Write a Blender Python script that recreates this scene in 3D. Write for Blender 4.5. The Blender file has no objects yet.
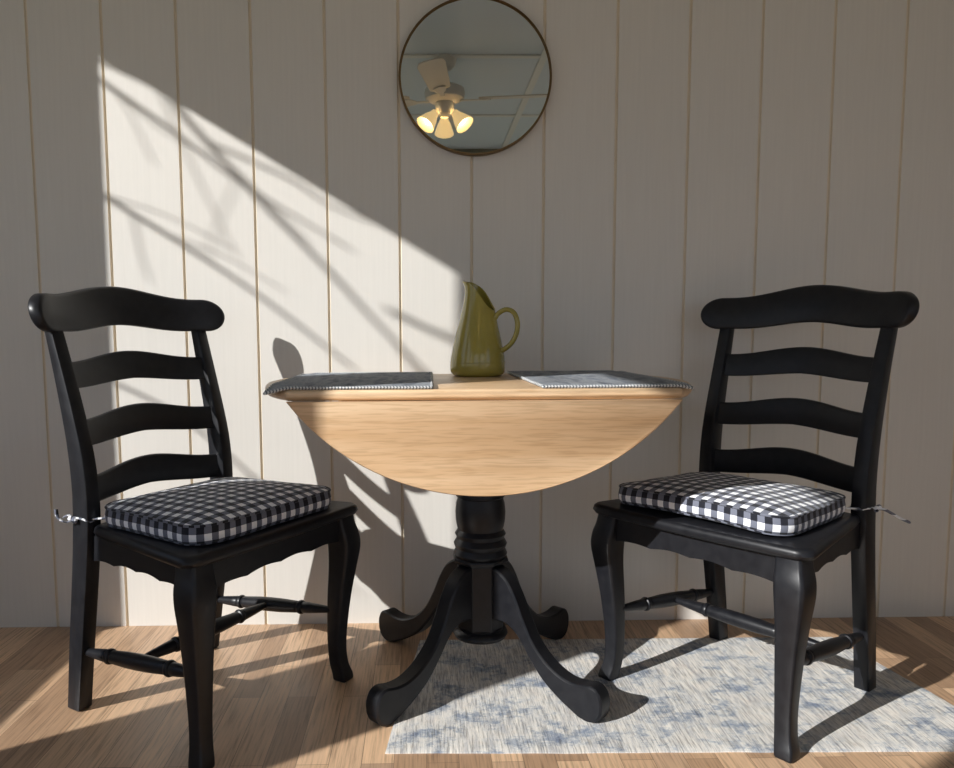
import bpy, bmesh, math, random
from mathutils import Vector, Matrix, noise
random.seed(7)
C = bpy.context.scene.collection
PI = math.pi

# ------------------------------------------------------------------ helpers
def lin(r, g, b):
    f = lambda c: (c/255/12.92 if c/255 <= .04045 else ((c/255+.055)/1.055)**2.4)
    return (f(r), f(g), f(b), 1.0)

def finish(name, bm, mat, parent=None, smooth=35, bevel=0, segs=2):
    bmesh.ops.recalc_face_normals(bm, faces=bm.faces)
    me = bpy.data.meshes.new(name)
    bm.to_mesh(me); bm.free()
    o = bpy.data.objects.new(name, me); C.objects.link(o)
    mats = mat if isinstance(mat, (list, tuple)) else [mat]
    for m in mats: me.materials.append(m)
    if smooth:
        for p in me.polygons: p.use_smooth = True
        me.set_sharp_from_angle(angle=math.radians(smooth))
    if bevel:
        b = o.modifiers.new('bevel', 'BEVEL'); b.width = bevel; b.segments = segs
        b.limit_method = 'ANGLE'; b.angle_limit = math.radians(35); b.harden_normals = False
    if parent: o.parent = parent
    return o

def tag(o, label=None, cat=None, group=None, kind=None):
    if label: o['label'] = label
    if cat: o['category'] = cat
    if group: o['group'] = group
    if kind: o['kind'] = kind
    return o

def empty(name, loc, rz=0, **k):
    o = bpy.data.objects.new(name, None); C.objects.link(o)
    o.location = loc; o.rotation_euler = (0, 0, rz); o.empty_display_size = .1
    return tag(o, **k)

def box(bm, x0, x1, y0, y1, z0, z1):
    v = [bm.verts.new((x, y, z)) for z in (z0, z1) for y in (y0, y1) for x in (x0, x1)]
    for f in ((0,2,3,1),(4,5,7,6),(0,1,5,4),(2,6,7,3),(0,4,6,2),(1,3,7,5)):
        bm.faces.new([v[i] for i in f])
    return v

def loft(bm, rings, closed_ends=True, loop=False):
    R = [[bm.verts.new(p) for p in r] for r in rings]
    n = len(R[0])
    pairs = list(zip(R, R[1:])) + ([(R[-1], R[0])] if loop else [])
    for a, b in pairs:
        for i in range(n):
            bm.faces.new((a[i], a[(i+1) % n], b[(i+1) % n], b[i]))
    if closed_ends and not loop:
        bm.faces.new(R[0][::-1]); bm.faces.new(R[-1])
    return R

def lathe(bm, prof, n=40, axis='z', org=(0,0,0), caps=True):
    rings = []
    for r, z in prof:
        ring = []
        for i in range(n):
            a = 2*PI*i/n
            ring.append((org[0]+r*math.cos(a), org[1]+r*math.sin(a), org[2]+z))
        rings.append(ring)
    return loft(bm, rings, caps)

def frame_from(d):
    d = d.normalized()
    u = Vector((0,0,1)) if abs(d.z) < .95 else Vector((1,0,0))
    a = d.cross(u).normalized(); b = a.cross(d).normalized()
    return a, b

def tube(bm, pts, rad, n=10, ell=1.0, loop=False, side=None):
    pts = [Vector(p) for p in pts]; rings = []
    L = len(pts)
    for i, p in enumerate(pts):
        if loop: d = pts[(i+1) % L]-pts[i-1]
        else: d = pts[min(i+1, L-1)]-pts[max(i-1, 0)]
        a, b = frame_from(d)
        if side: a = Vector(side); b = a.cross(d.normalized())
        r = rad[i] if isinstance(rad, (list, tuple)) else rad
        rings.append([p+a*(r*math.cos(2*PI*k/n))+b*(r*ell*math.sin(2*PI*k/n)) for k in range(n)])
    return loft(bm, rings, not loop, loop)

def turned(bm, p0, p1, prof, n=20):
    # prof: list of (t, radius) along p0 -> p1
    p0, p1 = Vector(p0), Vector(p1); a, b = frame_from(p1-p0)
    loft(bm, [[p0.lerp(p1, t)+a*(r*math.cos(2*PI*k/n))+b*(r*math.sin(2*PI*k/n)) for k in range(n)] for t, r in prof])

def spline(pts, n):
    # catmull-rom through tuples of any length
    out = []; P = [pts[0]]+list(pts)+[pts[-1]]
    for i in range(1, len(P)-2):
        for k in range(n):
            t = k/n
            out.append(tuple(.5*(2*b+(c-a)*t+(2*a-5*b+4*c-d)*t*t+(3*b-a-3*c+d)*t**3)
                             for a, b, c, d in zip(P[i-1], P[i], P[i+1], P[i+2])))
    out.append(tuple(pts[-1])); return out

def interp(x, xs, ys):
    if x <= xs[0]: return ys[0]
    for i in range(1, len(xs)):
        if x <= xs[i]:
            t = (x-xs[i-1])/(xs[i]-xs[i-1]); return ys[i-1]+(ys[i]-ys[i-1])*t
    return ys[-1]

def smooth_interp(x, xs, ys):
    if x <= xs[0]: return ys[0]
    for i in range(1, len(xs)):
        if x <= xs[i]:
            h = xs[i]-xs[i-1]; t = (x-xs[i-1])/h
            def sl(j):
                j0, j1 = max(j-1, 0), min(j+1, len(xs)-1)
                return (ys[j1]-ys[j0])/(xs[j1]-xs[j0])
            m0, m1 = sl(i-1)*h, sl(i)*h
            return ((2*t**3-3*t*t+1)*ys[i-1]+(t**3-2*t*t+t)*m0+(-2*t**3+3*t*t)*ys[i]+(t**3-t*t)*m1)
    return ys[-1]

def rrect(hx, hy, r, n=5):
    # rounded rectangle outline, counter-clockwise
    out = []
    for cx, cy, a0 in ((hx-r, hy-r, 0), (-hx+r, hy-r, 90), (-hx+r, -hy+r, 180), (hx-r, -hy+r, 270)):
        for k in range(n+1):
            a = math.radians(a0+90*k/n); out.append((cx+r*math.cos(a), cy+r*math.sin(a)))
    return out

# ------------------------------------------------------------------ materials
class N:
    def __init__(s, name):
        s.m = bpy.data.materials.new(name); s.m.use_nodes = True
        s.t = s.m.node_tree; s.b = s.t.nodes['Principled BSDF']
    def n(s, typ, **k):
        nd = s.t.nodes.new(typ)
        for a, v in k.items():
            if a in nd.inputs: nd.inputs[a].default_value = v
            else: setattr(nd, a, v)
        return nd
    def l(s, a, b): s.t.links.new(a, b)
    def p(s, **k):
        for a, v in k.items(): s.b.inputs[a.replace('_', ' ')].default_value = v
        return s
    def coord(s, out='Object', scale=(1,1,1), rot=(0,0,0)):
        tc = s.n('ShaderNodeTexCoord'); mp = s.n('ShaderNodeMapping')
        mp.inputs['Scale'].default_value = scale; mp.inputs['Rotation'].default_value = rot
        s.l(tc.outputs[out], mp.inputs['Vector']); return mp.outputs['Vector']
    def ramp(s, fac, stops):
        r = s.n('ShaderNodeValToRGB'); e = r.color_ramp.elements
        while len(e) < len(stops): e.new(.5)
        for el, (pos, col) in zip(e, stops): el.position = pos; el.color = col
        s.l(fac, r.inputs['Fac']); return r.outputs['Color']
    def mix(s, fac, a, b, mode='MIX'):
        m = s.n('ShaderNodeMix', data_type='RGBA', blend_type=mode)
        for sock, v in ((m.inputs[0], fac), (m.inputs[6], a), (m.inputs[7], b)):
            if hasattr(v, 'links'): s.l(v, sock)
            else: sock.default_value = v
        return m.outputs[2]
    def math(s, op, a, b=0.0):
        m = s.n('ShaderNodeMath', operation=op)
        for sock, v in ((m.inputs[0], a), (m.inputs[1], b)):
            if hasattr(v, 'links'): s.l(v, sock)
            else: sock.default_value = v
        return m.outputs[0]
    def noise(s, vec, scale, detail=4, rough=.5):
        nz = s.n('ShaderNodeTexNoise'); nz.inputs['Scale'].default_value = scale
        nz.inputs['Detail'].default_value = detail; nz.inputs['Roughness'].default_value = rough
        s.l(vec, nz.inputs['Vector']); return nz.outputs['Fac']
    def bump(s, h, strength=.2, dist=.002):
        b = s.n('ShaderNodeBump'); b.inputs['Strength'].default_value = strength
        b.inputs['Distance'].default_value = dist
        s.l(h, b.inputs['Height']); s.l(b.outputs['Normal'], s.b.inputs['Normal'])

def plain(name, col, rough=.5, metal=0, **k):
    return N(name).p(Base_Color=col, Roughness=rough, Metallic=metal, **k).m

# painted panel wall
a = N('painted_panelling')
v = a.coord(scale=(60, 60, 2.2)); g = a.noise(v, 2.0, 5)
a.l(a.ramp(g, [(.3, lin(215,211,204)), (.7, lin(219,215,208))]), a.b.inputs['Base Color'])
a.p(Roughness=.42); a.bump(g, .06, .002); M_WALL = a.m
M_GROOVE = plain('groove_paint', lin(220,208,188), .55)
M_OTHER = plain('wall_paint', lin(224,223,219), .6)
M_CEIL = plain('ceiling_paint', lin(214,224,231), .7)
M_TRIM = plain('white_trim_paint', lin(228,226,220), .4)

# floor
a = N('strip_laminate')
v = a.coord(rot=(0, 0, PI/2))
br = a.n('ShaderNodeTexBrick'); br.offset = .37; br.offset_frequency = 2
for k, val in (('Scale', 1), ('Mortar Size', .0006), ('Mortar Smooth', .1), ('Bias', 0), ('Brick Width', .46), ('Row Height', .066)):
    br.inputs[k].default_value = val
br.inputs['Color1'].default_value = (0,0,0,1); br.inputs['Color2'].default_value = (1,1,1,1)
br.inputs['Mortar'].default_value = (.0,.0,.0,1)
a.l(v, br.inputs['Vector'])
tone = a.ramp(br.outputs['Color'], [(0, lin(170,138,110)), (.35, lin(200,165,132)), (.65, lin(224,188,152)), (1, lin(186,155,128))])
gv = a.coord(scale=(55, 2.2, 1)); g = a.noise(gv, 3.0, 6, .6)
grain = a.ramp(g, [(.32, (.42,.40,.38,1)), (.5, (.9,.9,.9,1)), (.7, (1.12,1.1,1.08,1))])
col = a.mix(.85, tone, grain, 'MULTIPLY')
col = a.mix(a.math('MULTIPLY', br.outputs['Fac'], .6), col, (.05,.035,.025,1))
a.l(col, a.b.inputs['Base Color']); a.p(Roughness=.38)
a.bump(g, .1, .001); M_FLOOR = a.m

# black satin paint on wood
a = N('black_painted_wood')
v = a.coord(scale=(8, 8, 8)); g = a.noise(v, 6, 6)
a.l(a.ramp(g, [(.35, (.0075,.008,.0105,1)), (.75, (.013,.0135,.0165,1))]), a.b.inputs['Base Color'])
a.l(a.math('ADD', a.math('MULTIPLY', g, .15), .31), a.b.inputs['Roughness'])
a.b.inputs['Specular IOR Level'].default_value = .34
a.bump(a.noise(a.coord(scale=(20, 20, 120)), 3, 4), .05, .001); M_BLACK = a.m

# natural wood (grain along x)
def wood(name, c0, c1, c2, axis):
    a = N(name)
    sc = {'x': (1.1, 16, 16), 'y': (16, 1.1, 16)}[axis]
    v = a.coord(scale=sc); g = a.noise(v, 2.2, 8, .62)
    sv = a.coord(scale={'x': (.35, 15, 15), 'y': (15, .35, 15)}[axis])
    st = a.noise(sv, 1.0, 1)
    c = a.ramp(g, [(.28, c0), (.5, c1), (.72, c2)])
    c = a.mix(.35, c, a.ramp(st, [(.35, c0), (.65, c2)]))
    fine = a.noise(a.coord(scale={'x': (14, 260, 260), 'y': (260, 14, 260)}[axis]), 1.0, 2)
    c = a.mix(.5, c, a.ramp(fine, [(.38, (.72,.68,.62,1)), (.5, (1,1,1,1))]), 'MULTIPLY')
    a.l(c, a.b.inputs['Base Color']); a.p(Roughness=.36); a.bump(g, .06, .001)
    return a.m
M_WOOD = wood('natural_beech', lin(196,160,120), lin(211,179,142), lin(224,196,162), 'x')

# gingham: UVs are in metres
def gingham(name, size):
    a = N(name)
    tc = a.n('ShaderNodeTexCoord'); sp = a.n('ShaderNodeSeparateXYZ'); a.l(tc.outputs['UV'], sp.inputs[0])
    def stripe(s):
        return a.math('GREATER_THAN', a.math('FRACT', a.math('DIVIDE', s, size*2)), .5)
    s = a.math('ADD', stripe(sp.outputs['X']), stripe(sp.outputs['Y']))
    c = a.ramp(a.math('DIVIDE', s, 2), [(0, lin(14,17,30)), (.49, lin(108,112,126)), (.98, lin(246,247,250))])
    c.node.color_ramp.interpolation = 'CONSTANT'
    c.node.color_ramp.elements[1].position = .3; c.node.color_ramp.elements[2].position = .8
    a.l(c, a.b.inputs['Base Color']); a.p(Roughness=.9); a.b.inputs['Sheen Weight'].default_value = .15
    a.bump(a.noise(a.coord('UV', (900, 900, 1)), 1, 2), .25, .001)
    return a.m
M_GING = gingham('black_and_white_gingham', .0152)

# placemat weave (UV metres)
a = N('grey_woven_cotton')
v = a.coord('UV', (14, 3, 1)); g = a.noise(v, 2.0, 3)
w = a.noise(a.coord('UV', (420, 900, 1)), 1, 2)
c = a.ramp(g, [(.35, lin(112,118,128)), (.5, lin(158,163,170)), (.66, lin(124,131,142))])
c = a.mix(.8, c, a.ramp(w, [(.35, (.55,.56,.6,1)), (.65, (1.25,1.24,1.2,1))]), 'MULTIPLY')
a.l(c, a.b.inputs['Base Color']); a.p(Roughness=.95); a.bump(w, .5, .002); M_MAT = a.m
a = N('whip_stitched_yarn')
tc = a.n('ShaderNodeTexCoord'); sp = a.n('ShaderNodeSeparateXYZ'); a.l(tc.outputs['UV'], sp.inputs[0])
f = a.math('FRACT', a.math('DIVIDE', a.math('ADD', sp.outputs['X'], sp.outputs['Y']), .0066))
a.l(a.ramp(f, [(.3, lin(84,90,98)), (.42, lin(206,208,208)), (.9, lin(206,208,208)), (1, lin(84,90,98))]), a.b.inputs['Base Color'])
a.p(Roughness=.95); M_STITCH = a.m

# jug glaze
a = N('olive_glaze')
g = a.noise(a.coord(scale=(6, 6, 6)), 3, 3)
a.l(a.ramp(g, [(.3, lin(150,138,60)), (.7, lin(166,152,70))]), a.b.inputs['Base Color'])
a.p(Roughness=.16); a.b.inputs['Coat Weight'].default_value = .4; M_JUG = a.m
M_JUGIN = plain('dark_glaze', lin(70,62,30), .3)

# rug
a = N('distressed_woven_rug')
v = a.coord()
big = a.noise(a.coord(scale=(7.0, 9.5, 1)), 1.2, 8, .78)
med = a.noise(a.coord(scale=(55, 9, 1)), 1.0, 5, .75)
rib = a.noise(a.coord(scale=(270, 15, 1)), 1.0, 4, .7)
base = a.ramp(big, [(.34, lin(120,132,154)), (.43, lin(168,174,182)), (.49, lin(212,210,206)), (.60, lin(214,209,202)), (.70, lin(198,188,182))])
c = a.mix(.75, base, a.ramp(med, [(.36, (.58,.61,.68,1)), (.5, (1,1,1,1)), (.64, (1.18,1.16,1.12,1))]), 'MULTIPLY')
c = a.mix(.75, c, a.ramp(rib, [(.38, (.42,.41,.40,1)), (.5, (1,1,1,1)), (.62, (1.2,1.19,1.17,1))]), 'MULTIPLY')
a.l(c, a.b.inputs['Base Color']); a.p(Roughness=.95); a.bump(rib, .3, .003); M_RUG = a.m
M_RUGEDGE = plain('rug_edge_yarn', lin(196,190,180), .95)

M_BRASS = plain('aged_brass', lin(120,98,66), .35, .9)
M_GLASS = plain('mirror_silver', (.60,.66,.70,1), .012, 1.0)
M_FAN = plain('fan_white_enamel', lin(214,208,198), .35)
M_FANB = plain('fan_blade_white', lin(216,206,190), .45)
M_FROST = N('frosted_lamp_glass').p(Base_Color=lin(240,220,180), Roughness=.4); M_FROST.b.inputs['Emission Color'].default_value = (1,.62,.25,1); M_FROST.b.inputs['Emission Strength'].default_value = .9; M_FROST = M_FROST.m
M_BULB = N('glowing_bulb'); M_BULB.b.inputs['Emission Color'].default_value = (1,.72,.36,1); M_BULB.b.inputs['Emission Strength'].default_value = 14; M_BULB = M_BULB.m
M_DARKM = plain('dark_metal', (.02,.02,.02,1), .4, .6)
a = N('tree_bark'); g = a.noise(a.coord(scale=(20,20,5)), 3, 4)
a.l(a.ramp(g, [(.3, lin(70,58,48)), (.7, lin(104,90,76))]), a.b.inputs['Base Color']); a.p(Roughness=.9); M_BARK = a.m
a = N('dry_lawn'); g = a.noise(a.coord(), 1.5, 6)
a.l(a.ramp(g, [(.3, lin(120,116,82)), (.7, lin(150,142,108))]), a.b.inputs['Base Color']); a.p(Roughness=1); M_LAWN = a.m

# ------------------------------------------------------------------ room
SD = Vector((.8241, .5664, -.5002))
XL, XR, YF, ZC = -1.90, 2.70, -4.64, 2.44
WT = .10

# back wall with real V-grooves
def grooved_wall():
    bm = bmesh.new()
    PS, PO, GW, GD = .2051, .1388, .0085, .0045
    xs = []
    k = -14
    while True:
        x = PO+(k)*PS
        if x > XR+.1: break
        if x > XL-.05: xs.append(x)
        k += 1
    prof = [(XL-WT, 0, 0)]
    for x in xs:
        prof += [(x-GW/2, 0, 0), (x-GW*.22, GD, 1), (x+GW*.22, GD, 1), (x+GW/2, 0, 1)]
    prof += [(XR+WT, 0, 0)]
    lo = [bm.verts.new((x, y, 0)) for x, y, _ in prof]; hi = [bm.verts.new((x, y, ZC)) for x, y, _ in prof]
    for i in range(len(prof)-1):
        f = bm.faces.new((lo[i], lo[i+1], hi[i+1], hi[i]))
        f.material_index = 1 if (prof[i+1][2] == 1) else 0
    b0 = bm.verts.new((XL-WT, WT, 0)); b1 = bm.verts.new((XR+WT, WT, 0)); b2 = bm.verts.new((XR+WT, WT, ZC)); b3 = bm.verts.new((XL-WT, WT, ZC))
    bm.faces.new((b1, b0, b3, b2))
    bm.faces.new((lo[0], b0, b3, hi[0])[::-1]); bm.faces.new((lo[-1], b1, b2, hi[-1]))
    o = finish('wall_back', bm, [M_WALL, M_GROOVE], smooth=0); tag(o, kind='structure'); return o
grooved_wall()

bm = bmesh.new(); box(bm, XL-WT, XR+WT, YF-WT, WT, -.06, 0)
tag(finish('floor', bm, M_FLOOR, smooth=0), kind='structure')
bm = bmesh.new(); box(bm, XL-WT, XR+WT, YF-WT, WT, ZC, ZC+.08)
tag(finish('ceiling', bm, M_CEIL, smooth=0), kind='structure')
# ceiling battens over the panel joints
n = 1
for x in (-1.13+.62, .70, 1.92):
    bm = bmesh.new(); box(bm, x-.022, x+.022, YF, 0, ZC-.012, ZC)
    tag(finish('trim_%d' % n, bm, M_TRIM, smooth=0, bevel=.003), kind='structure'); n += 1
for y in (-1.14, -2.36, -3.58):
    bm = bmesh.new(); box(bm, XL, XR, y-.022, y+.022, ZC-.010, ZC)
    tag(finish('trim_%d' % n, bm, M_TRIM, smooth=0, bevel=.003), kind='structure'); n += 1
bm = bmesh.new(); box(bm, XL, XR, YF, YF+.02, ZC-.09, ZC)
tag(finish('trim_%d' % n, bm, plain('olive_trim', lin(120,116,98), .5), smooth=0, bevel=.004), kind='structure'); n += 1

def wall_with_holes(name, axis, pos0, pos1, a0, a1, holes):
    # axis 'x': slab between x=pos0..pos1 running along y; axis 'y': slab along x
    bm = bmesh.new()
    cuts = sorted({a0, a1}|{h[0] for h in holes}|{h[1] for h in holes})
    for s, e in zip(cuts, cuts[1:]):
        h = [q for q in holes if q[0] <= s+1e-6 and q[1] >= e-1e-6]
        spans = [(0, ZC)] if not h else [(0, h[0][2]), (h[0][3], ZC)]
        for z0, z1 in spans:
            if z1-z0 < 1e-4: continue
            if axis == 'x': box(bm, pos0, pos1, s, e, z0, z1)
            else: box(bm, s, e, pos0, pos1, z0, z1)
    return tag(finish(name, bm, M_OTHER, smooth=0), kind='structure')

SILL, HEAD = .569, 2.3065
def jamb(px, py, X):  # where the sun ray through floor/wall point (px, py) crosses the plane x = X
    return py-(px-X)*SD.y/SD.x
W1 = (jamb(-.40, -.340, XL-WT), jamb(-.913, 0, XL), SILL, HEAD); W2 = (-2.85, jamb(-.10, -.60, XL), SILL, HEAD-.06); W3 = (-4.3, -3.1, SILL, HEAD)
wall_with_holes('wall_left', 'x', XL-WT, XL, YF, 0, [W3, W2, W1])
F1 = (-1.5, .25, .75, 2.15); F2 = (.65, 2.4, .75, 2.15)
wall_with_holes('wall_front', 'y', YF-WT, YF, XL-WT, XR+WT, [F1, F2])
R1 = (-4.2, -2.5, .75, 2.15)
wall_with_holes('wall_right', 'x', XR, XR+WT, YF, 0, [R1])

# window casings
def casing(i, axis, pos, h, inward):
    bm = bmesh.new(); w, t = .07, .018
    a0, a1, z0, z1 = h
    def bx(s, e, zz0, zz1):
        p0, p1 = sorted((pos, pos+inward*t))
        if axis == 'x': box(bm, p0, p1, s, e, zz0, zz1)
        else: box(bm, s, e, p0, p1, zz0, zz1)
    bx(a0-w, a0, z0-w, z1+w*.9); bx(a1, a1+w, z0-w, z1+w*.9)
    bx(a0, a1, z1, z1+w*.9); bx(a0, a1, z0-w, z0)
    tag(finish('window_%d' % i, bm, M_TRIM, smooth=0, bevel=.003), kind='structure')
casing(1, 'x', XL, W1, 1); casing(2, 'x', XL, W2, 1); casing(3, 'x', XL, W3, 1)
casing(4, 'y', YF, F1, 1); casing(5, 'y', YF, F2, 1); casing(6, 'x', XR, R1, -1)

# ground outside
bm = bmesh.new()
g = [bm.verts.new(p) for p in ((-40,-40,-.5),(40,-40,-.5),(40,40,-.5),(-40,40,-.5))]; bm.faces.new(g)
tag(finish('ground', bm, M_LAWN, smooth=0), kind='structure')

# ------------------------------------------------------------------ sun and sky
sun = bpy.data.lights.new('sun', 'SUN'); sun.energy = 6.0; sun.angle = math.radians(.55); sun.color = (1, .99, .965)
so = bpy.data.objects.new('sun', sun); C.objects.link(so); so.location = (-6, -5, 6)
so.rotation_euler = SD.to_track_quat('-Z', 'Y').to_euler()
w = bpy.data.worlds.new('sky'); bpy.context.scene.world = w; w.use_nodes = True
nt = w.node_tree; bg = nt.nodes['Background']
tc = nt.nodes.new('ShaderNodeTexCoord'); sp = nt.nodes.new('ShaderNodeSeparateXYZ'); rp = nt.nodes.new('ShaderNodeValToRGB')
nt.links.new(tc.outputs['Generated'], sp.inputs[0]); nt.links.new(sp.outputs['Z'], rp.inputs['Fac'])
rp.color_ramp.elements[0].color = (.78, .85, .97, 1); rp.color_ramp.elements[1].color = (.32, .50, .85, 1); rp.color_ramp.elements[1].position = .7
nt.links.new(rp.outputs['Color'], bg.inputs['Color']); bg.inputs['Strength'].default_value = .88
def portal(axis, pos, h, face):
    l = bpy.data.lights.new('portal', 'AREA'); l.shape = 'RECTANGLE'; l.cycles.is_portal = True
    l.size = h[1]-h[0]; l.size_y = h[3]-h[2]
    o = bpy.data.objects.new('portal', l); C.objects.link(o)
    m = (h[0]+h[1])/2; z = (h[2]+h[3])/2
    o.location = (pos, m, z) if axis == 'x' else (m, pos, z)
    o.rotation_euler = Vector(face).to_track_quat('-Z', 'Z').to_euler()
    d = Vector(face); zax = -d; xax = Vector((0,0,1)).cross(zax); yax = zax.cross(xax)
    o.rotation_euler = Matrix((xax, yax, zax)).transposed().to_euler()
for hh in (W1, W2, W3): portal('x', XL-WT, hh, (1,0,0))
for hh in (F1, F2): portal('y', YF-WT, hh, (0,1,0))
portal('x', XR+WT, R1, (-1,0,0))

# ------------------------------------------------------------------ bare tree outside the left windows
def on_tree(x, z, X):
    t = (x-X)/SD.x; return Vector((X, -SD.y*t, z-SD.z*t))
def limb(pts, r0, r1):
    sp_ = spline([tuple(p) for p in pts], 6); k = len(sp_)-1
    bm = bmesh.new(); tube(bm, sp_, [r0+(r1-r0)*i/k for i in range(k+1)], 8); return bm
TX = -2.8
tree = empty('bare_tree', (0, 0, 0), label='bare winter tree standing outside the left windows', cat='tree')
finish('trunk', limb([(TX,-.94,-.5),(TX+.02,-.96,.7),(TX,-1.0,1.6),(TX-.02,-1.08,2.3),(TX,-1.25,2.95)], .06, .018), M_BARK, tree)
def branch(wall_pts, r0, r1, root=None, X=TX, kids=0):
    P = [on_tree(x, z, X) for x, z in wall_pts]; r0 *= .30; r1 *= .28
    if root: P = [Vector(root)]+P
    finish('branch', limb(P, r0, r1), M_BARK, tree)
    for k in range(kids):
        i = random.randrange(1, len(P)); b = P[i-1].lerp(P[i], random.random()); d = (P[i]-P[i-1]).normalized()
        e = b+d*random.uniform(.12, .3)+Vector((random.uniform(-.25,.05), random.uniform(-.05,.12), random.uniform(-.12,.22)))
        mid = b.lerp(e, .5)+Vector((0, 0, random.uniform(-.03,.03)))
        finish('twig', limb([b, mid, e], r1*.6, .002), M_BARK, tree)
ROOT = (TX, -1.20, 2.75)
branch([(-.87,1.551),(-.692,1.427),(-.516,1.29),(-.2,1.1)], .030, .012, ROOT, kids=3)
branch([(-.74,1.55),(-.654,1.457),(-.476,1.256),(-.267,1.04),(-.143,.903),(.1,.65)], .034, .018, ROOT, kids=4)
branch([(-1.05,1.36),(-.894,1.251),(-.678,1.114),(-.458,.964),(-.2,.76)], .034, .016, (TX,-1.10,2.4), kids=3)
branch([(-.376,1.30),(-.264,1.228),(-.066,1.152),(.2,1.05)], .020, .01, on_tree(-.60,1.40,TX), kids=2)
branch([(-.95,.75),(-.7,.62),(-.45,.40),(-.2,.2)], .022, .012, (TX,-1.02,1.8), kids=3)
branch([(.2,.8),(.55,.75),(.9,.52),(1.3,.35)], .03, .012, on_tree(-.1,.93,TX), kids=4)
branch([(.3,.35),(.7,.5),(1.05,.3),(1.4,.2)], .028, .012, on_tree(.0,.75,TX), kids=4)
branch([(.5,1.0),(.9,.9),(1.4,.75)], .022, .01, on_tree(.1,1.08,TX), kids=3)

# ------------------------------------------------------------------ rug
RUGT = .004
def rug():
    A, B, Cc, D = (-.086,-.715), (-.016,-.137), (1.151,-.149), (1.34,-.745)
    # right edge runs from the back corner towards the front, out of frame
    D = (1.255,-.742)
    nu, nv = 120, 60
    bm = bmesh.new()
    def pt(u, v):
        x = (A[0]*(1-u)+D[0]*u)*(1-v)+(B[0]*(1-u)+Cc[0]*u)*v
        y = (A[1]*(1-u)+D[1]*u)*(1-v)+(B[1]*(1-u)+Cc[1]*u)*v
        return x, y
    top = []
    for j in range(nv+1):
        row = []
        for i in range(nu+1):
            u, v = i/nu, j/nv
            x, y = pt(u, v)
            e = .0025*noise.noise(Vector((x*12, y*12, 3.)))
            if i in (0, nu): x += e
            if j in (0, nv): y += e
            edge = i in (0, nu) or j in (0, nv)
            row.append(bm.verts.new((x, y, RUGT*(.55 if edge else 1)+.0004*noise.noise(Vector((x*30, y*30, 0))))))
        top.append(row)
    for j in range(nv):
        for i in range(nu): bm.faces.new((top[j][i], top[j][i+1], top[j+1][i+1], top[j+1][i]))
    per = [top[0][i] for i in range(nu+1)]+[top[j][nu] for j in range(1, nv+1)]+[top[nv][i] for i in range(nu-1, -1, -1)]+[top[j][0] for j in range(nv-1, 0, -1)]
    low = [bm.verts.new((v.co.x, v.co.y, .0003)) for v in per]
    k = len(per)
    for i in range(k): bm.faces.new((low[i], low[(i+1) % k], per[(i+1) % k], per[i]))
    bm.faces.new(low[::-1])
    o = finish('area_rug', bm, M_RUG, smooth=40)
    tag(o, 'distressed grey, cream and blue woven rug under the table and right chair', 'rug')
rug()

# ------------------------------------------------------------------ drop-leaf table
TXc, TYc, TZ, TR, TC = .124, -.3915, .7524, .4940, .2850
PX0, PY0 = .014, .0370   # the pedestal sits a finger's width off the middle of the top
table = empty('drop_leaf_table', (TXc, TYc, 0), math.radians(0), label='round drop-leaf table with beech top on black pedestal with four curved feet', cat='table')
TT = .022
def slab_outline():
    h = math.sqrt(TR**2-TC**2); a0 = math.asin(TC/TR); out = []
    n = 40
    for k in range(n+1): 
        a = -a0+2*a0*k/n; out.append((TR*math.cos(a), TR*math.sin(a)))
    for k in range(n+1):
        a = PI-a0+2*a0*k/n; out.append((TR*math.cos(a), TR*math.sin(a)))
    return out
bm = bmesh.new()
ol = slab_outline()
def inset(o, d): return [(x*(1-d/TR), y*(1-d/TC)) for x, y in o]
loft(bm, [[(x, y, TZ-TT) for x, y in inset(ol, .006)], [(x, y, TZ-TT*.72) for x, y in inset(ol, .0015)], [(x, y, TZ-TT*.45) for x, y in ol], [(x, y, TZ-.0035) for x, y in inset(ol, .002)], [(x, y, TZ) for x, y in inset(ol, .006)]])
finish('tabletop', bm, M_WOOD, table, smooth=50)
def leaf(sign):
    bm = bmesh.new(); h = math.sqrt(TR**2-TC**2); a0 = math.asin(TC/TR); out = []
    n = 60; zt = TZ-TT-.0012
    for k in range(n+1):
        a = a0+(PI-2*a0)*k/n
        out.append((TR*math.cos(a), zt-(TR*math.sin(a)-TC)*.945))
    y0 = sign*(TC-.010); y1 = sign*(TC+.010)
    # outer face is slightly smaller: eased arc edge
    def ring(y, s, dz): return [(x*s, y, zt-dz-(zt-z)*s if z < zt-1e-6 else zt-dz*0) for x, z in out]
    loft(bm, [ring(y0, 1, 0), ring(y0+(y1-y0)*.6, 1, 0), ring(y1-(y1-y0)*.12, .994, 0), ring(y1, .986, 0)])
    return finish('drop_leaf', bm, M_WOOD, table, smooth=50)
leaf(-1); leaf(1)
# frame under the top
bm = bmesh.new(); box(bm, -.30, .30, -.21, -.19, TZ-TT-.055, TZ-TT); box(bm, -.30, .30, .19, .21, TZ-TT-.055, TZ-TT)
box(bm, -.30, -.28, -.19, .19, TZ-TT-.055, TZ-TT); box(bm, .28, .30, -.19, .19, TZ-TT-.055, TZ-TT)
box(bm, -.07, .07, -.19, .19, TZ-TT-.04, TZ-TT)
finish('apron', bm, M_BLACK, table, smooth=0, bevel=.002)
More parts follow.
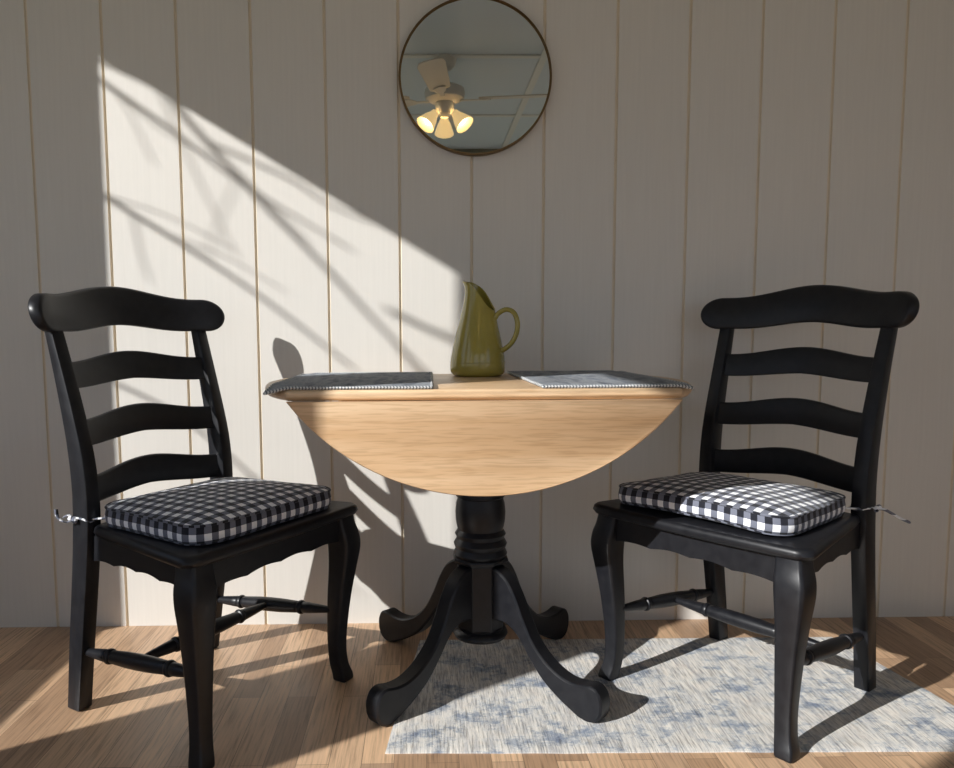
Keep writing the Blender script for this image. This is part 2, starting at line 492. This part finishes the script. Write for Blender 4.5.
# turned column
prof = [(.066,.70),(.066,.690),(.058,.684),(.062,.66),(.064,.62),(.0625,.56),(.0605,.51),(.0575,.478),(.0605,.470),(.0605,.4635),(.0565,.460),(.0575,.455),(.0605,.445),(.0625,.425),(.0615,.405),(.0585,.388),(.056,.380),
        (.060,.375),(.0635,.369),(.060,.362),(.0585,.358),(.062,.353),(.0665,.345),(.0635,.336),(.061,.333),(.064,.327),(.067,.320),(.064,.312),(.059,.307)]
bm = bmesh.new(); lathe(bm, prof, 48, org=(PX0, PY0, 0))
finish('pedestal_column', bm, M_BLACK, table, smooth=40)
# octagonal hub with collar
bm = bmesh.new()
def octo(r, z, rot=PI/8): return [(PX0+r*math.cos(rot+PI/4*k), PY0+r*math.sin(rot+PI/4*k), z) for k in range(8)]
loft(bm, [octo(.061,.132), octo(.061,.296), octo(.070,.300), octo(.0735,.305), octo(.071,.312)])
finish('hub_block', bm, M_BLACK, table, smooth=25, bevel=.002)
bm = bmesh.new(); lathe(bm, [(.03,.102),(.054,.102),(.064,.106),(.069,.115),(.066,.123),(.058,.128),(.060,.133),(.03,.135)], 40, org=(PX0, PY0, 0))
finish('base_cap', bm, M_BLACK, table, smooth=40)
# four cabriole legs: side profile (r, z) swept across a width
up = spline([(.040,.296),(.068,.292),(.098,.272),(.122,.235),(.143,.190),(.172,.140),(.212,.102),(.255,.082),(.292,.080),(.322,.086),(.341,.078),(.351,.056),(.350,.030)], 5)
dn = spline([(.350,.030),(.340,.010),(.322,.0),(.300,.002),(.272,.014),(.238,.032),(.198,.060),(.162,.100),(.130,.142),(.100,.163),(.072,.166),(.040,.160)], 5)
sec = up+dn[1:]
for k in range(4):
    a = PI/4+PI/2*k; bm = bmesh.new()
    W = .021
    rings = []
    for off, s in ((-W, .0045), (-W+.003, .001), (-W+.0045, 0), (W-.0045, 0), (W-.003, .001), (W, .0045)):
        n_ = len(sec); ring = []
        for i, (r, z) in enumerate(sec):
            p0, p1 = sec[i-1], sec[(i+1) % n_]
            tx, tz = p1[0]-p0[0], p1[1]-p0[1]; L = math.hypot(tx, tz) or 1
            # inward normal of a clockwise outline
            nx, nz = tz/L, -tx/L
            rr, zz = r+nx*s, max(z+nz*s, RUGT+.0002 if k == 3 else 0)
            rr = .05+(rr-.05)*1.05
            ring.append((PX0+rr*math.cos(a)-off*math.sin(a), PY0+rr*math.sin(a)+off*math.cos(a), zz))
        rings.append(ring)
    loft(bm, rings)
    finish('leg', bm, M_BLACK, table, smooth=32)

# ------------------------------------------------------------------ ladder-back chair
SEATZ = .4463
PZ = [0,.15,.30,.42,.52,.62,.75,.86,.93]
PX = [-.197,-.175,-.151,-.135,-.131,-.142,-.173,-.203,-.223]
PW = [.1965,.1975,.1985,.1990,.1995,.2005,.2025,.2055,.208]
def post_xw(z): return smooth_interp(z, PZ, PX), smooth_interp(z, PZ, PW)

def panel_rings(bm, half, xf, zb, zt, th, n=56, edge=.005):
    # a board standing on edge, bent in plan: rounded-rectangle sections swept along y
    rings = []
    for i in range(n+1):
        y = -half+2*half*i/n
        t, b = zt(y), zb(y); cx = xf(y); zc = (t+b)/2; hz = max((t-b)/2, .0008)
        e = min(edge, th*.48, hz*.9)
        slope = (xf(y+.001)-xf(y-.001))/.002
        L = math.hypot(1, slope); nx, ny = 1/L, -slope/L
        rings.append([(cx+px*nx, y+px*ny, zc+pz) for px, pz in rrect(th/2, hz, e, 3)])
    loft(bm, rings)

def bump01(y, w): 
    t = min(abs(y)/w, 1); return .5+.5*math.cos(PI*t)

def make_chair(name, loc, rz, label):
    root = empty(name, loc, rz, label=label, cat='chair')
    # rear legs run up into the back posts
    for s in (1, -1):
        bm = bmesh.new(); rings = []
        zs = [0, .004]+[.03+i*.03 for i in range(29)]+[.886]
        for z in zs:
            x, w = post_xw(z)
            d = interp(z, [0,.2,.44,.6,.88], [.044,.050,.055,.050,.027]); wd = interp(z, [0,.45,.9], [.036,.036,.031])
            ins = .003 if z == 0 else 0
            rings.append([(x+px, s*(w+py), z) for px, py in rrect(d/2-ins, wd/2-ins, .0045, 2)])
        loft(bm, rings); finish('back_post', bm, M_BLACK, root, smooth=30)
    # three slats
    for zt0, zb0 in ((.8046,.7463),(.6754,.6179),(.5495,.4892)):
        zm = (zt0+zb0)/2; x0, w0 = post_xw(zm); half = w0-.008
        bm = bmesh.new()
        lean = (post_xw(zm+.03)[0]-post_xw(zm-.03)[0])/.06
        panel_rings(bm, half, lambda y: x0+.002-.040*(1-(y/half)**2), lambda y: zb0+.012*bump01(y, half)-.002*math.sin(min(abs(y)/half,1)*PI), lambda y: zt0+.021*bump01(y, half*.95), .014)
        for v in bm.verts: v.co.x += lean*(v.co.z-zm)
        finish('slat', bm, M_BLACK, root, smooth=35)
    # top rail with round ends: outline in (y, z), swept through the thickness, bent in plan
    RL, RM, rr_ = .2690, .9165, .046
    def zt(y):
        base = .957+.027*bump01(y, .20); e = RL-abs(y)
        return base if e >= rr_ else RM+(base-RM)*math.sqrt(max(1-((rr_-e)/rr_)**2, 0))
    def zb(y):
        base = .8725+.016*bump01(y, .17); e = RL-abs(y)
        return base if e >= rr_ else RM-(RM-base)*math.sqrt(max(1-((rr_-e)/rr_)**2, 0))
    xr = post_xw(.90)[0]; xf = lambda y: xr+.003-.052*(1-(y/.208)**2)
    n = 120; ys = [-RL*math.cos(PI*i/n) for i in range(n+1)]
    ol_ = [(y, zt(y)) for y in ys]+[(y, zb(y)) for y in ys[-2:0:-1]]
    k = len(ol_); bm = bmesh.new(); rings = []
    for off, ins in ((-.015,.007),(-.0125,.0022),(-.009,0),(.009,0),(.0125,.0022),(.015,.007)):
        ring = []
        for i in range(k):
            (ya, za), (yb, zb2) = ol_[i-1], ol_[(i+1) % k]; ty, tz = yb-ya, zb2-za; L = math.hypot(ty, tz) or 1
            y, z = ol_[i][0]+tz/L*ins, ol_[i][1]-ty/L*ins
            sl = (xf(y+.001)-xf(y-.001))/.002; Ls = math.hypot(1, sl)
            ring.append(bm.verts.new((xf(y)+off/Ls-.27*(z-.9177), y-off*sl/Ls, z)))
        rings.append(ring)
    for a_, b_ in zip(rings, rings[1:]):
        for i in range(k): bm.faces.new((a_[i], a_[(i+1) % k], b_[(i+1) % k], b_[i]))
    for rg in (rings[0], rings[-1]):
        top_, bot_ = rg[:n+1], [rg[0]]+rg[:n:-1]+[rg[n]]
        for i in range(n):
            f4 = []
            for v_ in (top_[i], top_[i+1], bot_[i+1], bot_[i]):
                if v_ not in f4: f4.append(v_)
            if len(f4) > 2: bm.faces.new(f4)
    finish('top_rail', bm, M_BLACK, root, smooth=40)
    # seat
    bm = bmesh.new()
    out = []
    ctrl = [(-.085,-.212),(.262,-.2555)]
    def arc(cx, cy, r, a0, a1, n=8): return [(cx+r*math.cos(math.radians(a0+(a1-a0)*k/n)), cy+r*math.sin(math.radians(a0+(a1-a0)*k/n))) for k in range(n+1)]
    out += arc(-.085, -.180, .030, 180, 262)
    out += arc(.247, -.240, .035, 277, 352)
    out += [(.283+.006*(1-(y/.2)**2), y) for y in (-.15,-.1,-.05,0,.05,.1,.15)]
    out += arc(.247, .240, .035, 8, 83)
    out += arc(-.085, .180, .030, 98, 180)
    # the back edge steps in between the posts
    out += [(-.115, .165), (-.138, .150), (-.140, 0), (-.138, -.150), (-.115, -.165)]
    cxm, cym = .07, 0
    def sc_(d): return [(cxm+(x-cxm)*(1-d/.2), y*(1-d/.23)) for x, y in out]
    T = .027
    rings = [[(x, y, SEATZ-T) for x, y in sc_(.012)], [(x, y, SEATZ-T+.004) for x, y in sc_(.004)], [(x, y, SEATZ-T*.55) for x, y in sc_(0)], [(x, y, SEATZ-.005) for x, y in sc_(.002)], [(x, y, SEATZ-.001) for x, y in sc_(.006)], [(x, y, SEATZ) for x, y in sc_(.011)]]
    loft(bm, rings)
    finish('seat', bm, M_BLACK, root, smooth=50)
    # front cabriole legs
    for s in (1, -1):
        bm = bmesh.new()
        st = spline([(.4225,.000,.054),(.400,.003,.057),(.372,.009,.063),(.340,.012,.062),(.290,.007,.054),(.220,-.002,.046),(.150,-.008,.040),(.090,-.010,.036),(.045,-.006,.036),(.018,.002,.039),(.004,.004,.039),(.0,.004,.034)], 4)
        rings = []
        for z, off, w in st:
            cx = .2458+off*.7071-.004; cy = s*(.231+off*.7071-.004)
            rings.append([(cx+px, cy+py, max(z, 0)) for px, py in rrect(w/2, w/2, w*.14, 3)])
        loft(bm, rings); finish('leg', bm, M_BLACK, root, smooth=32)
    # scalloped aprons under the seat
    def apron(p0, p1, h):
        p0, p1 = Vector(p0), Vector(p1); d = (p1-p0); L = d.length; d.normalize(); nrm = Vector((-d.y, d.x, 0))
        n = 48; bm = bmesh.new(); rings = []
        for i in range(n+1):
            t = i/n; p = p0+d*(L*t)
            wave = .005*abs(math.sin(PI*t*4.0))+.006*(math.sin(PI*t))**2
            zb_ = SEATZ-.024-h+wave; zt_ = SEATZ-.0235
            rings.append([tuple(p+nrm*o_+Vector((0,0,z))) for o_, z in ((-.010,zb_),(.010,zb_),(.010,zt_),(-.010,zt_))])
        loft(bm, rings); return finish('apron', bm, M_BLACK, root, smooth=30)
    apron((.248,-.206,0), (.248,.206,0), .062)
    apron((-.112,-.192,0), (.222,-.226,0), .058)
    apron((.222,.226,0), (-.112,.192,0), .058)
    apron((-.128,.178,0), (-.128,-.178,0), .045)
    # turned stretchers
    ring_prof = [(0,.0075),(.05,.0095),(.17,.0135),(.215,.0145),(.222,.0125),(.228,.0165),(.240,.0180),(.252,.0165),(.258,.0125),(.266,.0145),(.285,.0150),(.40,.0175),(.5,.0180),(.60,.0175),(.715,.0150),(.734,.0145),(.742,.0125),(.748,.0165),(.760,.0180),(.772,.0165),(.778,.0125),(.785,.0145),(.83,.0135),(.95,.0095),(1,.0075)]
    for s in (1, -1):
        bm = bmesh.new(); x0, w0 = post_xw(.143)
        turned(bm, (x0+.012, s*w0, .143), (.226, s*.208, .183), ring_prof); finish('stretcher', bm, M_BLACK, root, smooth=40)
    bm = bmesh.new(); turned(bm, (.025, -.189, .164), (.025, .189, .164), ring_prof); finish('stretcher', bm, M_BLACK, root, smooth=40)
    return root
LA, RA = math.radians(-31.7888), math.radians(-142.8418)
chair0 = make_chair('ladder_back_chair', (-.5370, -.4340, 0), LA, 'black wooden ladder-back chair on bare floor left of the table')
chair1 = chair0.copy(); C.objects.link(chair1)
chair1.location = (.7920, -.4190, 0); chair1.rotation_euler = (0, 0, RA)
chair1['label'] = 'black wooden ladder-back chair standing on the rug right of the table'
for ch in list(chair0.children):
    c2 = ch.copy(); C.objects.link(c2); c2.parent = chair1
    if ch.name.split('.')[0] in ('leg', 'back_post'):
        foot = [v.co for v in ch.data.vertices if v.co.z < .003]
        fx, fy = sum(p.x for p in foot)/len(foot), sum(p.y for p in foot)/len(foot)
        wy = chair1.location.y+fx*math.sin(RA)+fy*math.cos(RA)
        if -.725 < wy < -.145:          # this foot stands on the rug
            c2.data = ch.data.copy()
            for v in c2.data.vertices: v.co.z = max(v.co.z, RUGT+.0002)
for c_ in (chair0, chair1): c_['group'] = 'dining chairs at the table'

# ------------------------------------------------------------------ gingham cushions
def make_cushion(loc, rz, label, tie_side, lift, tail):
    root = empty('seat_cushion', loc, rz, label=label, cat='cushion', group='gingham chair cushions')
    FX, RX, FH, RH, TH = .252, -.104, .221, .200, .042
    z0 = .0008
    r = .055; out = []
    def arc(cx, cy, a0, a1, n=10): return [(cx+r*math.cos(math.radians(a0+(a1-a0)*k/n)), cy+r*math.sin(math.radians(a0+(a1-a0)*k/n))) for k in range(n+1)]
    def line(p, q, n): return [(p[0]+(q[0]-p[0])*k/n, p[1]+(q[1]-p[1])*k/n) for k in range(1, n)]
    A = arc(FX-r, -FH+r, 275, 360); B = arc(FX-r, FH-r, 0, 85); Cc = arc(RX+r, RH-r, 95, 180); D = arc(RX+r, -RH+r, 180, 265)
    out = A+line(A[-1], B[0], 24)+B+line(B[-1], Cc[0], 20)+Cc+line(Cc[-1], D[0], 20)+D+line(D[-1], A[0], 20)
    n = len(out)
    per = [0]
    for i in range(n): per.append(per[-1]+math.dist(out[i], out[(i+1) % n]))
    cx0, cy0 = .07, 0
    def warp(x, y, z):
        fr = max((x-.0)/FX, 0)
        y += -.010 if lift else 0
        z += lift*max(0, fr)**2*(1-(y/.25)**2)*.9
        z += .0015*noise.noise(Vector((x*18, y*18, z*20+tie_side)))
        return (x, y, z)
    bm = bmesh.new(); uv = bm.loops.layers.uv.new('UVMap')
    def ring(s, z, nz=0): 
        res = []
        for i, (x, y) in enumerate(out):
            wv = .0015*math.sin(i*.9)*nz
            res.append(bm.verts.new(warp(cx0+(x-cx0)*s, cy0+(y-cy0)*s, z+wv)))
        return res
    side = [(.955, 0), (.985, .004), (1.0, .012), (1.004, .020), (.998, .029), (.988, TH-.001)]
    R = [ring(s, z0+z) for s, z in side]
    # side faces: u = perimeter, v = height
    for j in range(len(R)-1):
        for i in range(n):
            k = (i+1) % n
            f = bm.faces.new((R[j][i], R[j][k], R[j+1][k], R[j+1][i]))
            us = (per[i], per[i+1], per[i+1], per[i]); vs = (side[j][1], side[j][1], side[j+1][1], side[j+1][1])
            for lp, u, v in zip(f.loops, us, vs): lp[uv].uv = (u, v+.006)
    f = bm.faces.new(R[0][::-1]); f.material_index = 0
    for lp in f.loops: lp[uv].uv = (lp.vert.co.x, lp.vert.co.y)
    # top: concentric rings, puffed
    prev = R[-1]
    for s in (.975, .94, .88, .78, .66, .52, .38, .24, .12):
        rr = ring(s, z0+TH-.002+.024*(1-s**2.4)**.75)
        for i in range(n):
            k = (i+1) % n; f = bm.faces.new((prev[i], prev[k], rr[k], rr[i]))
            for lp in f.loops: lp[uv].uv = (lp.vert.co.x+1, lp.vert.co.y+1)
        prev = rr
    f = bm.faces.new(prev)
    for lp in f.loops: lp[uv].uv = (lp.vert.co.x+1, lp.vert.co.y+1)
    o = finish('cushion_pad', bm, M_GING, root, smooth=70)
    # piping where top meets the side band
    for s, z in ((.990, TH-.001), (.975, .0035)):
        bm = bmesh.new(); uv = bm.loops.layers.uv.new('UVMap')
        pts = [warp(cx0+(x-cx0)*s, cy0+(y-cy0)*s, z0+z) for x, y in out]
        R2 = tube(bm, pts, .0028, 6, loop=True)
        for f in bm.faces:
            for lp in f.loops: lp[uv].uv = (lp.vert.co.x*1.0+lp.vert.co.y, .003)
        finish('piping', bm, M_GING, root, smooth=60)
    # cloth tie round the back post
    zt_ = .012; sgn = tie_side
    zw = SEATZ+zt_; px, pw = post_xw(zw)
    px = px; s = sgn
    bm = bmesh.new()
    hx, hy = .0245, .0185
    loop_pts = [(px+qx, s*(pw)+qy, zt_+.004*math.sin(k*.7)) for k, (qx, qy) in enumerate(rrect(hx, hy, .008, 3))]
    tube(bm, loop_pts, .0042, 8, ell=.45, loop=True)
    c0 = (RX+.03, s*(RH-.02), .016)
    tube(bm, spline([c0, (RX-.0, s*(RH+.0), .014), (px+hx, s*(pw-.010), zt_)], 5), .005, 8, ell=.5)
    # knot
    kx, ky = px-.012, s*(pw+hy+.004)
    for dx, dy, dz, rr in ((0,0,0,.0075), (-.006,s*.004,.003,.0065), (.006,s*.003,-.002,.006)):
        bmesh.ops.create_icosphere(bm, subdivisions=2, radius=rr, matrix=Matrix.Translation((kx+dx, ky+dy, zt_+dz)))
    for pts, w_ in tail(kx, ky, zt_, s):
        sp2 = spline(pts, 6); tube(bm, sp2, w_, 8, ell=.35)
    uv = bm.loops.layers.uv.new('UVMap')
    for f in bm.faces:
        for lp in f.loops: lp[uv].uv = (lp.vert.co.x*1.3+lp.vert.co.y*1.3, lp.vert.co.z*1.3)
    finish('tie', bm, M_GING, root, smooth=60)
    return root
def tail_left(kx, ky, z, s):
    return [([(kx,ky,z),(kx-.012,ky+s*.012,z-.004),(kx-.030,ky+s*.018,z+.004),(kx-.040,ky+s*.016,z+.022)], .0042),
            ([(kx,ky,z),(kx-.012,ky+s*.004,z+.010),(kx-.020,ky+s*.012,z+.006)], .005)]
def tail_right(kx, ky, z, s):
    return [([(kx,ky,z),(kx-.012,ky+s*.014,z-.002),(kx-.032,ky+s*.034,z-.018),(kx-.050,ky+s*.052,z-.030)], .0095)]
make_cushion((-.5370, -.4340, SEATZ), LA, 'black and white gingham cushion on the left chair, mostly in shade', -1, .000, tail_left)
make_cushion((.7920, -.4190, SEATZ), RA, 'black and white gingham cushion on the right chair, its front sunlit', 1, .012, tail_right)

# ------------------------------------------------------------------ placemats
def placemat(label, x0, x1, y0, y1, skew):
    th = .0045
    nu, nv = 56, 56
    root = empty('placemat', ((x0+x1)/2, (y0+y1)/2, TZ), label=label, cat='placemat', group='woven placemats on the table')
    ox, oy = (x0+x1)/2, (y0+y1)/2
    def pos(u, v):
        x = x0+(x1-x0)*u+skew*(v-.5); y = y0+(y1-y0)*v
        r = math.hypot(x-TXc, y-TYc); over = max(r-(TR-.006), 0)
        z = TZ+.0006-.27*over+.0007*noise.noise(Vector((x*14, y*14, 1)))+.0007
        return Vector((x, y, z))
    bm = bmesh.new(); uv = bm.loops.layers.uv.new('UVMap')
    G = [[pos(i/nu, j/nv) for i in range(nu+1)] for j in range(nv+1)]
    T_ = [[bm.verts.new(p+Vector((-ox, -oy, th-TZ))) for p in row] for row in G]
    B_ = [[bm.verts.new(p+Vector((-ox, -oy, -TZ))) for p in row] for row in G]
    for j in range(nv):
        for i in range(nu):
            bm.faces.new((T_[j][i], T_[j][i+1], T_[j+1][i+1], T_[j+1][i]))
            bm.faces.new((B_[j][i], B_[j+1][i], B_[j+1][i+1], B_[j][i+1]))
    def per(Gd): return [Gd[0][i] for i in range(nu+1)]+[Gd[j][nu] for j in range(1, nv+1)]+[Gd[nv][i] for i in range(nu-1, -1, -1)]+[Gd[j][0] for j in range(nv-1, 0, -1)]
    pt, pb = per(T_), per(B_); k = len(pt)
    for i in range(k): bm.faces.new((pb[i], pb[(i+1) % k], pt[(i+1) % k], pt[i]))
    for f in bm.faces:
        for lp in f.loops: lp[uv].uv = (lp.vert.co.x, lp.vert.co.y)
    finish('woven_cloth', bm, M_MAT, root, smooth=50)
    bm = bmesh.new(); uv = bm.loops.layers.uv.new('UVMap')
    pts = [p+Vector((-ox, -oy, th*.62-TZ)) for p in per(G)]
    # resample finely and wobble: whip-stitched border
    fine = []
    for i in range(k):
        for s in range(3):
            q = pts[i].lerp(pts[(i+1) % k], s/3); fine.append(q+Vector((0, 0, .0008*math.sin(len(fine)*1.9))))
    tube(bm, fine, .0034, 6, loop=True)
    for f in bm.faces:
        for lp in f.loops: lp[uv].uv = (lp.vert.co.x, lp.vert.co.y)
    finish('stitched_edge', bm, M_STITCH, root, smooth=60)
placemat('grey woven placemat hanging over the left end of the tabletop', -.322, .018, -.670, -.14, .004)
placemat('grey-blue woven placemat on the right end of the tabletop beside the jug', .238, .545, -.668, -.11, -.012)

# ------------------------------------------------------------------ olive jug
def jug():
    root = empty('ceramic_pitcher', (.141, -.215, TZ+.0003), label='olive-green glazed ceramic pitcher with slanted mouth on the table', cat='pitcher')
    root.rotation_euler = (0, 0, math.radians(-24))
    zl = [0,.006,.016,.035,.060,.095,.140,.180,.205,.222,.234,.246]
    xl = [-.060,-.068,-.0725,-.0725,-.0690,-.0615,-.0500,-.0400,-.0350,-.0335,-.0355,-.0420]
    zr = [0,.006,.016,.050,.090,.130,.165,.200,.246]
    xr_ = [.060,.068,.0715,.0705,.0630,.0540,.0470,.0410,.0340]
    zy = [0,.006,.016,.050,.100,.150,.190,.246]; ry_ = [.060,.068,.072,.071,.060,.047,.038,.030]
    def top(c): return smooth_interp(c, [-1,-.5,0,.4,.75,1], [.247,.243,.229,.208,.184,.170])
    n = 64
    def P(a, t, ins=0):
        c = math.cos(a); z = t*top(c)
        l, r, y = smooth_interp(z, zl, xl), smooth_interp(z, zr, xr_), smooth_interp(z, zy, ry_)
        cx, rx = (l+r)/2, (r-l)/2
        # narrow the lip towards the spout
        return Vector((cx+(rx-ins)*c, (y-ins)*math.sin(a), z))
    ts = [0,.02,.045,.07,.12,.2,.3,.4,.5,.6,.7,.78,.85,.9,.94,.97,.99,1.0]
    rings = [[P(2*PI*i/n, t) for i in range(n)] for t in ts]
    rings.insert(0, [P(2*PI*i/n, 0, .008) for i in range(n)])
    inner = [[P(2*PI*i/n, t, .0045) for i in range(n)] for t in (1.0,.97,.9,.8,.65,.5,.3,.1)]
    for q in inner[0]: q.z -= .0
    bm = bmesh.new(); R = loft(bm, rings+inner, True)
    for f in bm.faces:
        ctr = f.calc_center_median()
    o = finish('jug_body', bm, M_JUG, root, smooth=60)
    # a shallow ring near the foot
    bm = bmesh.new(); pts = [P(2*PI*i/n, .16*top(0)/top(math.cos(2*PI*i/n)), -.0001) for i in range(n)]
    tube(bm, pts, .0011, 6, loop=True); finish('foot_ring', bm, M_JUG, root, smooth=60)
    bm = bmesh.new()
    path = spline([(.044,0,.148),(.058,0,.163),(.078,0,.172),(.098,0,.164),(.108,0,.140),(.106,0,.112),(.094,0,.088),(.078,0,.073),(.064,0,.066)], 6)
    k = len(path)-1
    tube(bm, path, [.0085 if 3 < i < k-3 else .0100 for i in range(k+1)], 12, ell=.75, side=(0,1,0)); finish('handle', bm, M_JUG, root, smooth=60)
jug()

# ------------------------------------------------------------------ round mirror
mir = empty('round_mirror', (.148, 0, 1.5755), label='round mirror in a thin dark brass frame hanging on the panelled wall', cat='mirror')
MR = .2135
bm = bmesh.new(); n = 128
rings = []
for r, y in ((MR-.004,-.002),(MR,-.002),(MR,-.0235),(MR-.0007,-.0245),(MR-.0021,-.0245),(MR-.0028,-.0235),(MR-.0028,-.018),(MR-.006,-.018),(MR-.006,-.002)):
    rings.append([(r*math.cos(2*PI*i/n), y, r*math.sin(2*PI*i/n)) for i in range(n)])
loft(bm, rings, False, True); finish('frame', bm, M_BRASS, mir, smooth=40)
bm = bmesh.new()
loft(bm, [[((MR-.005)*math.cos(2*PI*i/n), y, (MR-.005)*math.sin(2*PI*i/n)) for i in range(n)] for y in (-.003,-.0175)])
finish('mirror_glass', bm, M_GLASS, mir, smooth=30)

# ------------------------------------------------------------------ ceiling fan, seen in the mirror
fan = empty('ceiling_fan', (.13, -2.40, ZC), math.radians(0), label='white ceiling fan with lit lamps, reflected in the round mirror', cat='ceiling fan')
bm = bmesh.new(); lathe(bm, [(.02,0),(.070,0),(.070,-.012),(.060,-.045),(.040,-.066),(.02,-.070)], 32); finish('canopy', bm, M_FAN, fan, smooth=40)
bm = bmesh.new(); lathe(bm, [(.011,-.06),(.011,-.17)], 16); finish('downrod', bm, M_FAN, fan, smooth=40)
bm = bmesh.new(); lathe(bm, [(.012,-.118),(.021,-.122),(.021,-.138),(.012,-.142)], 20); finish('rod_collar', bm, M_DARKM, fan, smooth=40)
bm = bmesh.new(); lathe(bm, [(.03,-.155),(.085,-.160),(.112,-.175),(.118,-.200),(.112,-.232),(.085,-.246),(.05,-.250)], 40); finish('motor_housing', bm, M_FAN, fan, smooth=40)
bm = bmesh.new(); lathe(bm, [(.05,-.250),(.055,-.256),(.055,-.300),(.048,-.318),(.03,-.325)], 32); finish('light_kit', bm, M_FAN, fan, smooth=40)
for k in range(4):
    a = math.radians(8+90*k); ca, sa = math.cos(a), math.sin(a)
    def rot(x, y, z): return (x*ca-y*sa, x*sa+y*ca, z)
    bm = bmesh.new(); o_ = [(.20,-.045),(.22,-.058),(.60,-.072),(.645,-.060),(.66,-.03),(.66,.03),(.645,.060),(.60,.072),(.22,.058),(.20,.045)]
    til = -.2
    loft(bm, [[rot(x, y, -.238+y*til+d) for x, y in o_] for d in (0,.007)])
    bl = finish('blade', bm, M_FANB, fan, smooth=30, bevel=.0015)
    bm = bmesh.new(); o_ = [(.09,-.012),(.16,-.012),(.19,-.03),(.25,-.036),(.27,0),(.25,.036),(.19,.03),(.16,.012),(.09,.012)]
    loft(bm, [[rot(x, y, -.2455+y*til*(1 if x > .17 else .4)+d) for x, y in o_] for d in (0,.005)])
    finish('blade_arm', bm, M_FAN, fan, smooth=30)
for k in range(3):
    a = math.radians(30+120*k); d = Vector((math.cos(a), math.sin(a), -1.15)).normalized()
    p = Vector((math.cos(a)*.05, math.sin(a)*.05, -.300)); A_, B_ = frame_from(d)
    bm = bmesh.new()
    loft(bm, [[p+d*t+A_*(r*math.cos(2*PI*i/24))+B_*(r*math.sin(2*PI*i/24)) for i in range(24)] for t, r in ((.02,.022),(.04,.026),(.07,.040),(.10,.050),(.125,.058),(.122,.055),(.10,.047),(.07,.037),(.04,.023))], False)
    finish('lamp_shade', bm, M_FROST, fan, smooth=50)
    bm = bmesh.new(); bmesh.ops.create_uvsphere(bm, u_segments=16, v_segments=10, radius=.026, matrix=Matrix.Translation(p+d*.085))
    finish('bulb', bm, M_BULB, fan, smooth=60)

# ------------------------------------------------------------------ camera
cam = bpy.data.cameras.new('camera'); co = bpy.data.objects.new('camera', cam); C.objects.link(co)
pit, rol, yaw = math.radians(5.4326), math.radians(-.2604), math.radians(1.0957)
F = Vector((math.sin(yaw)*math.cos(pit), math.cos(yaw)*math.cos(pit), -math.sin(pit)))
R0 = Vector((math.cos(yaw), -math.sin(yaw), 0)); U0 = R0.cross(F)
Rv = math.cos(rol)*R0+math.sin(rol)*U0; Uv = -math.sin(rol)*R0+math.cos(rol)*U0
co.matrix_world = Matrix(((Rv.x, Uv.x, -F.x, 0), (Rv.y, Uv.y, -F.y, -2.2246), (Rv.z, Uv.z, -F.z, .8715), (0,0,0,1)))
cam.sensor_fit = 'HORIZONTAL'; cam.sensor_width = 36; cam.lens = 765.65/954*36
cam.shift_x = (477-438.81)/954; cam.shift_y = (403.40-384)/954; cam.clip_start = .02
bpy.context.scene.camera = co
vs = bpy.context.scene.view_settings
vs.view_transform = 'Standard'; vs.look = 'None'; vs.exposure = 0.0; vs.gamma = 1; vs.use_curve_mapping = False
